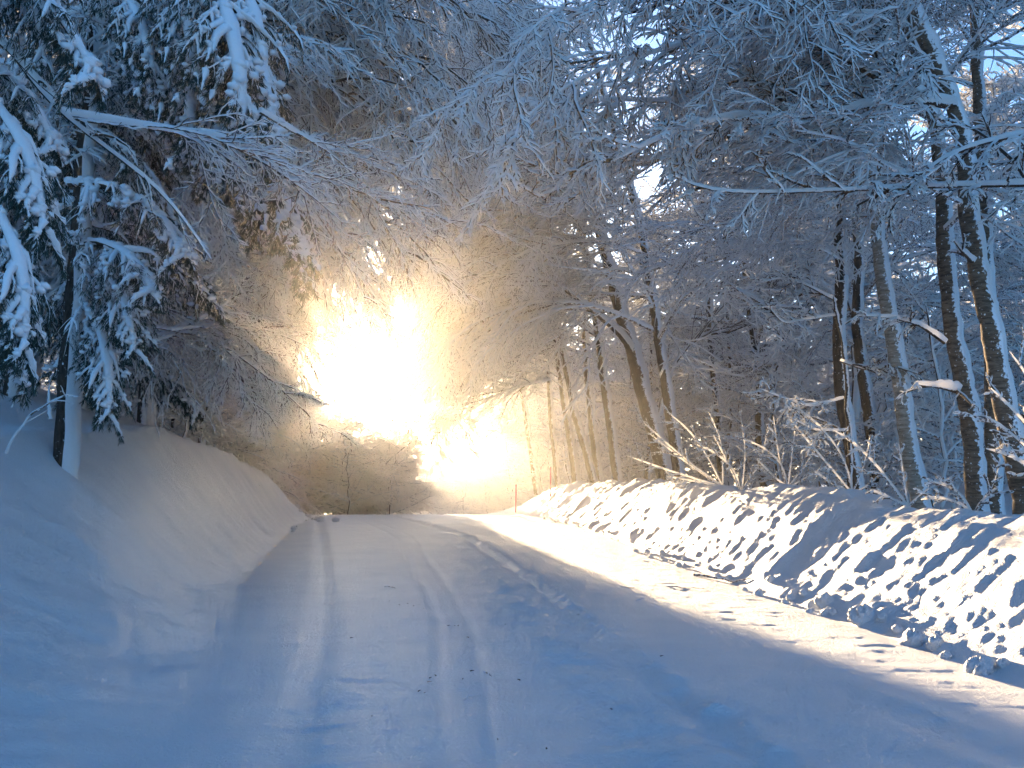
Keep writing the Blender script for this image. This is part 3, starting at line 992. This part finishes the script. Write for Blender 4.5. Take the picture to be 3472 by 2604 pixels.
# near bare limbs in front of the spruce, from a tree just left of the frame
ro, go, _ = tree("broadleaf tree at the left edge sending long bare limbs across the spruce",
                 [np.array([-6.6, 7.6, 2]), np.array([-6.4, 7.6, 5]), np.array([-6.2, 7.6, 9])], 0.10, 0.04, M_BARK, 0.04)
SL = (0.035, 0.018, 0.013, 0.011)
px_limb(ro, go, [D(-260, -60, 7.8), D(-60, 20, 7.8), D(0, 75, 7.8), D(60, 165, 7.8), D(120, 240, 7.8), D(250, 335, 7.9), D(360, 420, 8), D(420, 505, 8.1), D(455, 560, 8.2)],
        0.02, (11, 4, 3), SL, dict(lf=(0.16, 0.4, 0.5), tw=0.003, plan=0.4))
px_limb(ro, go, [D(120, 240, 7.8), D(200, 258, 8), D(300, 270, 8.3), D(420, 290, 8.7), D(520, 315, 9.1), D(620, 368, 9.6), D(720, 392, 10.1), D(820, 425, 10.7), D(920, 455, 11.2), D(1000, 490, 11.7)],
        0.022, (26, 9, 6), SL, dict(lf=(0.27, 0.42, 0.48), tw=0.003, grav=(0.05, 0.06, 0.06)))
px_limb(ro, go, [D(430, 285, 8.7), D(540, 320, 9.2), D(640, 400, 9.8), D(700, 480, 10.3), D(745, 560, 10.8), D(790, 650, 11.2)],
        0.012, (16, 8, 5), SL, dict(lf=(0.25, 0.42, 0.48), tw=0.003, grav=(0.08, 0.08, 0.08)))
px_limb(ro, go, [D(560, 240, 9), D(660, 300, 9.6), D(780, 350, 10.4), D(880, 385, 11), D(960, 430, 11.5)],
        0.014, (16, 8, 6), SL, dict(lf=(0.28, 0.42, 0.48), tw=0.003, grav=(0.06, 0.08, 0.08)))
px_limb(ro, go, [D(-260, -20, 7.2), D(-40, 60, 7), D(20, 110, 7), D(80, 180, 7), D(125, 215, 7)], 0.016, (5, 3, 2), (0.06, 0.03, 0.02, 0.015), dict(lf=(0.1, 0.3, 0.5)))
# dark arching limbs low on the left
ra, ga, _ = tree("low arching dark tree growing out sideways behind the spruce trunk",
                 [D(150, 880, 13.6), D(200, 790, 13.8), D(260, 760, 14)], 0.07, 0.05, M_BARK, 0.03)
for pl, r0 in (([(200, 795), (300, 748), (370, 712), (440, 682), (510, 685), (600, 690), (680, 715), (740, 748)], 0.045),
               ([(370, 712), (440, 705), (540, 700), (640, 735), (700, 770)], 0.02),
               ([(330, 705), (420, 720), (510, 760), (580, 815), (640, 870), (700, 930)], 0.022),
               ([(430, 690), (500, 650), (540, 600), (600, 575)], 0.018),
               ([(300, 748), (400, 715), (470, 760), (520, 830), (560, 900)], 0.02)):
    px_limb(ra, ga, [D(a, b_, 13.8 + 0.45 * i) for i, (a, b_) in enumerate(pl)], r0, (18, 10, 7), (0.025, 0.022, 0.016, 0.013),
            dict(lf=(0.34, 0.42, 0.48), tw=0.0035, grav=(0.08, 0.09, 0.09)))


# ------------------------------------------------------------------ spruces
def bough_mesh(L, rise, arc, nb=26, snow0=0.085, snow1=0.065, green=1.0):
    n = 14
    a = rise - arc * np.linspace(0, 1, n)
    yaw = np.cumsum(rng.normal(0, 0.05, n))
    d = np.stack([np.cos(a) * np.cos(yaw), np.cos(a) * np.sin(yaw), np.sin(a)], 1) * (L / (n - 1))
    sp = np.vstack([[0, 0, 0], np.cumsum(d, 0)[:-1]])
    b = Bag()
    LL = np.array([L])
    env = np.interp(np.linspace(0, 1, n), [0, 0.2, 0.5, 0.9, 1], [0.2, 0.8, 1.1, 0.8, 0.45])[None]
    b.tubes(sp[None], rad_of(1, n, 0.022, 0.006), env * snow0, sides=10, lump=0.5, wide=0.9)
    l1, ln1, _ = spawn(sp[None], LL, nb, 0.12, 1.0, 0.8, 0.34, 7, 0.09, 0.12, plan=0.10, fall=0.55)
    pat = np.where(rng.random((len(l1), 1)) < 0.3, 0.08, 0.35 + 0.9 * rng.random((len(l1), 1))) * np.linspace(1.15, 0.35, 8)[None]
    b.tubes(l1, rad_of(len(l1), 8, 0.008, 0.004), snow1 * pat, sides=8, lump=0.5, wide=0.85)
    l2, ln2, _ = spawn(l1, ln1, 8, 0.15, 1.0, 0.75, 0.42, 4, 0.10, 0.30, plan=0.3, fall=0.3)
    pat = np.where(rng.random((len(l2), 1)) < 0.28, 1.0, 0.10) * np.linspace(1.0, 0.4, 5)[None]
    b.tubes(l2, rad_of(len(l2), 5, 0.004, 0.003), 0.034 * pat, sides=6, lump=0.5, wide=0.8)
    # crumbly loads of snow sitting on the twigs
    th = np.linspace(0.15, math.pi - 0.15, 5)[:, None]
    ph = np.linspace(0, 2 * math.pi, 7, endpoint=False)[None, :]
    unit = np.stack([np.sin(th) * np.cos(ph), np.sin(th) * np.sin(ph), np.cos(th) + 0 * ph], -1)
    ii = np.arange(4)[:, None] * 7
    kk_ = np.arange(7)[None, :]
    bf = np.stack([ii + kk_, ii + 7 + kk_, ii + 7 + (kk_ + 1) % 7, ii + (kk_ + 1) % 7], -1).reshape(-1, 4)
    for j in range(150):
        src = sp if j % 4 == 0 else l1[rng.integers(len(l1))] if j % 4 < 3 else l2[rng.integers(len(l2))]
        q = src[int(rng.random() ** 1.2 * (len(src) - 1))]
        rr = (0.05 if j % 4 == 0 else 0.036) * (0.6 + 0.9 * rng.random())
        vv = unit * rr * (1 + 0.35 * rng.normal(size=unit.shape[:2])[..., None] * 0.5) * np.array([1.2, 1.2, 0.8]) + q + np.array([0, 0, rr * 0.8]) + rng.normal(0, 0.02, 3)
        b.add(vv.reshape(-1, 3), bf, np.ones(len(bf), int))
    # needles under and around every twig
    for pts, cnt, ln in ((sp[None], 300, 0.06), (l1, 52, 0.055), (l2, 30, 0.05)):
        Bn, m, _ = pts.shape
        c = int(cnt * green)
        x = rng.random((Bn, c)) * (m - 1)
        i = np.minimum(x.astype(int), m - 2); f = (x - i)[..., None]
        bi = np.arange(Bn)[:, None]
        p = pts[bi, i] * (1 - f) + pts[bi, i + 1] * f
        T = pts[bi, i + 1] - pts[bi, i]
        T /= np.linalg.norm(T, axis=2, keepdims=True) + 1e-9
        rd = rng.normal(size=p.shape)
        rd[..., 2] = -np.abs(rd[..., 2]) * 0.8
        rd /= np.linalg.norm(rd, axis=2, keepdims=True)
        e = p + (T * 0.9 + rd * 0.8) * (ln * (0.7 + 0.6 * rng.random((Bn, c, 1))))
        b.spikes(p.reshape(-1, 3), e.reshape(-1, 3), 0.005, 2)
    return b.mesh("bough", [M_BARK, M_PAD, M_NEEDLE]), sp[-1] - sp[0]


BOUGH = {'flat': [bough_mesh(2.3, 0.15, 0.55) for _ in range(2)], 'mid': [bough_mesh(2.4, 0.0, 0.95) for _ in range(2)],
         'steep': [bough_mesh(2.3, -0.45, 0.9, green=1.2) for _ in range(2)],
         'dark': [bough_mesh(1.8, -0.6, 0.8, nb=26, snow0=0.06, snow1=0.02, green=1.7)]}


def spruce(label, x, y, h, r0, nb, rmax, z0=1.5, group=None, avoid=None):
    z = ground(x, y) - 0.05
    root = thing("spruce_tree", label, "spruce", (x, y, z), group)
    me, sp = trunk_mesh([np.array([0, 0, -0.7]), np.array([0.03, 0, h * 0.3]), np.array([0.1, 0, h * 0.6]), np.array([0.1, 0, h])], r0, 0.02, 0.05, M_SPRUCE, 90, 0.05, thr=0.6)
    link("trunk", me, root)
    for i in range(nb):
        zz = z0 + (h - z0) * (i + random.random()) / nb
        f = 1 - (zz - z0) / (h - z0)
        yaw = i * 2.399 + random.gauss(0, 0.3)
        kd = 'mid' if f > 0.5 else 'flat'
        if random.random() < 0.35:
            kd = 'steep'
        if avoid and avoid(yaw, zz):
            continue
        put(random.choice(BOUGH[kd]), root, (0.03, 0, zz), yaw, random.gauss(0, 0.1), (0.25 + 0.75 * f) * rmax / 2.3, name="bough")
    return root, np.array([x, y, z])


b0 = D(140, 958, 12)
rs, gs = spruce("spruce with the thick snow-plastered trunk on the left slope", b0[0], b0[1], 12.5, 0.17, 40, 2.4, 2.6,
                avoid=lambda yaw, z: z < 6.0 and abs((yaw + 1.15 + math.pi) % (2 * math.pi) - math.pi) < 1.0)
spruce("snow-weighted spruce at the left edge behind the thick-trunked one", -11.8, 15.5, 13, 0.16, 52, 2.9, 0.8)
spruce("slender spruce partly hidden behind the thick-trunked spruce", -8.6, 17.5, 12, 0.13, 48, 2.5, 0.8)
spruce("spruce buried in snow higher up the left slope", -14.5, 21, 13, 0.16, 46, 3.0, 0.6)
rt, gt = spruce("near spruce at the left edge whose heavy boughs hang into the top left corner", -6.6, 6.6, 13, 0.15, 0, 2.4, 2.0)
for kd, a, b_, ya, yb in (
        ('mid', (-210, -140), (205, 180), 6.6, 6.6), ('mid', (-120, -190), (120, 60), 7.2, 7), ('steep', (-160, 120), (95, 500), 6.8, 6.7),
        ('mid', (-220, 60), (120, 330), 7.2, 7.2), ('steep', (-130, 330), (55, 760), 6.5, 6.5), ('mid', (-220, 250), (45, 520), 6.9, 6.9), ('steep', (-170, 420), (30, 800), 6.9, 6.8),
        ):
    aim(random.choice(BOUGH[kd]), rt, D(*a, ya), D(*b_, yb), "bough", gt)
for kd, a, b_, ya, yb in (
        ('steep', (330, -60), (420, 190), 10.5, 10), ('steep', (400, -90), (520, 270), 10.6, 10), ('steep', (300, 0), (410, 330), 11, 10.6), ('dark', (480, 40), (590, 330), 10.8, 10.4),
        ('dark', (440, 230), (540, 480), 11, 10.6), ('dark', (520, 330), (655, 580), 11, 10.4), ('dark', (395, 230), (430, 400), 11, 10.8), ('steep', (200, -60), (330, 180), 10.6, 10.2),
        ('dark', (430, 60), (520, 300), 11.3, 11), ('steep', (470, -80), (570, 200), 11.2, 10.6), ('mid', (150, 530), (330, 640), 12, 11), ('steep', (180, 560), (290, 760), 12, 11.3),
        ('steep', (160, 640), (240, 900), 12, 11.6), ('mid', (150, 400), (400, 560), 12, 11.2)):
    aim(random.choice(BOUGH[kd]), rs, D(*a, ya), D(*b_, yb), "bough", gs)


# ------------------------------------------------------------------ shrubs on the bank
def shrub(label, px, y, stems, snow=0.032, base_t=None):
    a = D(px[0], px[1], y)
    z = ground(a[0], a[1]) - 0.04
    g = np.array([a[0], a[1], z])
    root = thing("shrub", label, "shrub", tuple(g), "shrubs poking out of the snow bank")
    for st in stems:
        b = Bag()
        pts = [np.zeros(3)] + [D(q[0], q[1], y - 0.15 * (i + 1)) - g for i, q in enumerate(st)]
        sp, L = resample(pts, 10)
        b.tubes(sp[None], rad_of(1, 10, 0.010, 0.004), np.full((1, 10), snow), sides=8, lump=0.3, wide=0.75)
        c, ln, _ = spawn(sp[None], np.array([L]), 6, 0.3, 0.98, 0.75, 0.26, 4, 0.14, 0.0, plan=0.5, fall=0.3)
        b.tubes(c, rad_of(len(c), 5, 0.005, 0.003), snow * 0.85, sides=6, wide=0.8)
        c2, ln2, _ = spawn(c, ln, 2, 0.4, 0.95, 0.7, 0.4, 3, 0.12, 0.0, plan=0.5, fall=0.3)
        b.tubes(c2, rad_of(len(c2), 4, 0.004, 0.003), snow * 0.8, sides=6, wide=0.8)
        link("stem", b.mesh("stem", [M_TWIG, M_THIN]), root)
    return root


shrub("sun-gilded shrub with long stems leaning left over the crest of the bank", (1560, 1068), 20.5,
      [[(1500, 1010), (1440, 960), (1380, 905)], [(1480, 1000), (1400, 935)], [(1500, 1035), (1420, 1010), (1355, 985)], [(1530, 990), (1490, 930), (1440, 890)],
       [(1560, 960), (1530, 890)], [(1520, 1045), (1440, 1030)]])
shrub("upright rime-coated shrub in the middle of the bank crest", (1600, 1070), 19.0,
      [[(1570, 1000), (1540, 940)], [(1610, 980), (1600, 900)], [(1590, 1020), (1550, 980), (1500, 960)], [(1640, 1000), (1660, 920)], [(1620, 1030), (1650, 1000)]])
shrub("bushy golden shrub right of the upright one on the bank crest", (1700, 1070), 17.2,
      [[(1680, 990), (1670, 900)], [(1710, 980), (1720, 880)], [(1740, 1010), (1770, 940)], [(1670, 1030), (1630, 990)], [(1730, 1040), (1780, 1010)], [(1690, 1000), (1640, 960), (1600, 950)]])
shrub("sparse shrub with crossed twigs below the nearly black trunk", (1840, 1085), 15.0,
      [[(1800, 1020), (1740, 950), (1700, 900)], [(1830, 1000), (1780, 930), (1720, 880)], [(1860, 1020), (1880, 940)], [(1800, 1050), (1760, 1020)], [(1880, 1050), (1920, 1000)]])
shrub("low shrub below the pale birch with one stem bent right", (1960, 1105), 13.2,
      [[(1920, 1040), (1850, 960), (1800, 930)], [(1950, 1040), (1940, 960)], [(2000, 1060), (2060, 1030)], [(1930, 1080), (1880, 1060)]])
shrub("small gilded shrub near the right end of the bank", (2100, 1115), 11.8,
      [[(2070, 1060), (2010, 1040)], [(2120, 1080), (2180, 1060)], [(2080, 1090), (2030, 1075), (1990, 1080)], [(2140, 1060), (2160, 990)]])
shrub("shrub at the right edge with thick stems reaching in from the side", (2300, 1120), 10.6,
      [[(2250, 1000), (2190, 940), (2130, 900)], [(2270, 980), (2200, 900), (2140, 840)], [(2260, 1040), (2200, 990), (2130, 970)], [(2270, 900), (2210, 800), (2180, 760)]])

# ------------------------------------------------------------------ pink marker poles
for lab, (px, py0, py1, y) in (("tall faded pink marker pole, the right one of the pair behind the bank's far end", (1189, 1055, 1008, 36)),
                               ("short faded pink marker pole, left of the taller one at the bank's far end", (1114, 1085, 1046, 38.5))):
    a = D(px, py0, y); t_ = D(px, py1, y)
    z = ground(a[0], a[1]) - 0.1
    hgt = t_[2] - z
    b = Bag()
    zz = np.array([0, hgt * 0.5, hgt * 0.98, hgt])
    b.tubes(np.stack([zz * 0.01, 0 * zz, zz], 1)[None], np.array([[0.032, 0.032, 0.030, 0.012]]), 0, sides=10, barkm=0, snowm=0)
    root = thing("marker_pole", lab, "marker pole", (a[0], a[1], z), "pink marker poles")
    link("pole", b.mesh("pole", [M_PINK]), root)


# ------------------------------------------------------------------ snow lumps
def lump(label, x, y, r, group, sq=0.85):
    n, m = 14, 22
    th = np.linspace(0.02, math.pi * 0.98, n)[:, None]
    ph = np.linspace(0, 2 * math.pi, m, endpoint=False)[None, :]
    s1, s2 = random.random() * 50, random.random() * 50
    rr = r * (1 + 0.7 * (vnoise(1.6 * np.cos(ph) + s1 + th * 0, 1.6 * np.sin(ph) + th * 1.5 + s2, 3) - 0.5) + 0.35 * (vnoise(4 * np.cos(ph) + s2, 4 * np.sin(ph) + th * 4 + s1, 5) - 0.5) * np.sin(th))
    v = np.stack([rr * np.sin(th) * np.cos(ph), rr * np.sin(th) * np.sin(ph), rr * np.cos(th) * sq + r * 0.30], -1)
    i = np.arange(n - 1)[:, None] * m
    k = np.arange(m)[None, :]
    f = np.stack([i + k, i + (k + 1) % m, i + m + (k + 1) % m, i + m + k], -1)[:, :, ::-1]
    b = Bag(); b.add(v, f, np.zeros(f.shape[:2], int))
    o = link("snow_lump", b.mesh("snow_lump", [M_GROUND]))
    o.location = (x, y, ground(x, y))
    tag(o, label, "snow lump", group)
    return o


def at_ground(dx, dy):
    """the place where the ray through a display pixel meets the ground"""
    lo = 4.0
    for y in np.arange(4, 45, 0.05):
        p = D(dx, dy, y)
        if p[2] <= ground(p[0], p[1]):
            return p[0], y
        lo = y
    return p[0], lo


GT = "rounded snow lumps along the foot of the bank"
for dx, dy, rp, lab in ((1783, 1306, 19, "small round snow lump, furthest of the four big ones at the bank's foot"),
                        (1866, 1340, 24, "round snow lump at the foot of the bank, second of the four big ones"),
                        (1975, 1396, 27, "largest round snow lump at the foot of the bank, third of the four big ones"),
                        (2120, 1452, 27, "round snow lump at the foot of the bank nearest the right edge"),
                        (1737, 1290, 10, "small snow lump just beyond the first big one at the bank's foot"),
                        (1715, 1286, 10, "pair-forming small snow lump furthest up the bank's foot"),
                        (2022, 1400, 17, "flattened snow lump right behind the largest one"),
                        (2165, 1446, 14, "low snow lump right of the lump nearest the right edge"),
                        (1905, 1345, 14, "low snow lump leaning on the second big one")):
    x, y = at_ground(dx, dy)
    lump(lab, x, y, rp / 2.16 / F * y, GT)
GT2 = "snow crumbs strewn along the foot of the right bank"
for i in range(46):
    y = random.uniform(7, 33) if i % 3 else random.uniform(10, 20)
    x = float(xr_(y)) + random.gauss(0.02, 0.10)
    lump("small snow crumb at the foot of the sunlit bank", x, y, random.uniform(0.025, 0.07), GT2)
x, y = at_ground(724, 1127)
lump("lone dark snow ball on the crest of the road", x, y, 0.13, None)
x, y = at_ground(690, 1124)
lump("snow ball where the left bank ends at the crest", x, y, 0.15, None)
GT3 = "snow clods along the foot of the left bank"
for i in range(14):
    y = random.uniform(25, 36)
    x = float(xl_(y)) + random.gauss(0.0, 0.22)
    lump("snow clod fallen at the foot of the left bank", x, y, random.uniform(0.04, 0.10), GT3)


# ------------------------------------------------------------------ sticks and litter
def stick(name, label, cat, pts, r, snow=0.0, group=None, m=None, twigs=0):
    pts = np.asarray(pts, float)
    g = pts[0].copy()
    sp, L = resample(pts - g, 14)
    sp[1:-1] += rng.normal(0, L * 0.008, (12, 3))
    b = Bag()
    b.tubes(sp[None], rad_of(1, 14, r, r * 0.35), np.full((1, 14), snow) if snow else 0, sides=8, wide=0.3)
    if twigs:
        c, ln, _ = spawn(sp[None], np.array([L]), twigs, 0.3, 0.95, 0.7, 0.25, 4, 0.15, 0.0, plan=0.6)
        b.tubes(c, rad_of(len(c), 5, r * 0.4, r * 0.2), snow * 0.7 if snow else 0, sides=5)
    o = link(name, b.mesh(name, [m or M_TWIG, M_SNOW]))
    o.location = g
    return tag(o, label, cat, group)


stick("bent_stick", "long bent dark stick rising from the snow left of the spruce trunk", "stick",
      [D(8, 990, 10.8), D(30, 940, 10.8), D(60, 900, 10.8), D(105, 868, 10.7), D(150, 853, 10.6), D(172, 857, 10.5)], 0.014, 0.012, twigs=3)
stick("bent_stick", "dark stick arching out of the snowy slope behind the spruce trunk", "stick",
      [D(50, 800, 14), D(85, 750, 14), D(120, 720, 14), D(170, 690, 14)], 0.016, 0.02, twigs=2)
stick("dead_stub", "short dead stub leaning against the foot of the spruce trunk", "stub", [D(108, 905, 11.7), D(104, 870, 11.7), D(107, 830, 11.75)], 0.02, 0.02)
stick("dry_weed", "thin dry weed with few side twigs on the slope at the left edge", "weed",
      [D(25, 880, 10.5), D(40, 850, 10.5), D(70, 820, 10.5)], 0.005, 0.004, twigs=9)


def flat_stick(label, d0, d1, r, bend=0.0, group=None, name="fallen_twig", cat="twig"):
    x0, y0 = at_ground(*d0); x1, y1 = at_ground(*d1)
    pts = []
    for k, tt in enumerate(np.linspace(0, 1, 5)):
        x = x0 + (x1 - x0) * tt; y = y0 + (y1 - y0) * tt + bend * math.sin(tt * math.pi)
        pts.append((x, y, ground(x, y) + r * 0.8 + 0.012 * (k % 2)))
    return stick(name, label, cat, pts, r, 0.0, group)


flat_stick("long dark branch lying along the foot of the sunlit bank", (1500, 1244), (1660, 1250), 0.018, 0.05, None, "fallen_branch", "branch")
flat_stick("thin twig lying beside the dark branch in the sunlit strip of road", (1440, 1268), (1530, 1275), 0.008, 0.0)
flat_stick("bent black twig with two arms lying on the near road, bottom centre", (1003, 1514), (1040, 1506), 0.005, 0.03)
flat_stick("short thick black twig near the double wheel track", (1045, 1456), (1062, 1466), 0.006, 0.02)
flat_stick("crooked dark twig lying furthest up the left lane", (830, 1268), (855, 1273), 0.007, 0.06)
flat_stick("small dark twig right of the wheel tracks, halfway up the road", (1375, 1299), (1392, 1296), 0.009)
flat_stick("thin twig on the right lane in line with the halfway twigs", (1340, 1268), (1380, 1272), 0.006, 0.03)
GL = "specks of bark and leaf scattered on the snowy road"
spots = [(841, 1300), (862, 1308), (880, 1306), (893, 1310), (905, 1307), (915, 1316), (970, 1352), (982, 1354), (990, 1352), (1010, 1378), (1120, 1472), (928, 1474),
         (930, 1466), (940, 1460), (906, 1496), (918, 1500), (1000, 1468), (1020, 1452), (1320, 1536), (804, 1550), (700, 1306), (1092, 1350), (1250, 1330), (1430, 1420),
         (760, 1380), (1180, 1620), (1075, 1600), (640, 1080), (560, 1050), (520, 1065), (390, 1040)]
for dx, dy in spots:
    x, y = at_ground(dx, dy)
    a = random.uniform(0, 3.14); l = random.uniform(0.006, 0.022)
    z = ground(x, y)
    stick("bark_speck", "tiny dark speck of bark on the snow", "litter",
          [(x - l * math.cos(a), y - l * math.sin(a), z + 0.004), (x, y, z + 0.008), (x + l * math.cos(a), y + l * math.sin(a), z + 0.006)],
          random.uniform(0.002, 0.0045), 0.0, GL, M_LEAF)

# ------------------------------------------------------------------ haze: cold, sparkling air lit by the low sun
bpy.context.view_layer.update()
HTOP = 1.0 + max((o.matrix_world @ Vector(c)).z for o in bpy.data.objects if o.type == 'MESH' for c in o.bound_box)
m, nt, out = mat("cold_air")
pv = nt.nodes.new("ShaderNodeVolumePrincipled")
pv.inputs["Color"].default_value = (1.0, 0.95, 0.88, 1)
pv.inputs["Density"].default_value = 0.0016
pv.inputs["Anisotropy"].default_value = 0.86
nt.links.new(pv.outputs[0], out.inputs["Volume"])
v = np.array([[x, y, z] for x in (-600, 700) for y in (-20, 640) for z in (-25, HTOP)], float)
f = np.array([[0, 1, 3, 2], [4, 6, 7, 5], [0, 4, 5, 1], [2, 3, 7, 6], [0, 2, 6, 4], [1, 5, 7, 3]])
b = Bag(); b.add(v, f, np.zeros(6, int))
hz = link("haze", b.mesh("haze", [m]))
hz["kind"] = "stuff"
tot = {}
for o in bpy.data.objects:
    if o.type == 'MESH':
        tot[o.data.name] = len(o.data.polygons) * 2
print("haze top", HTOP)
print("unique tris", sum(tot.values()), "objects", len(bpy.data.objects))
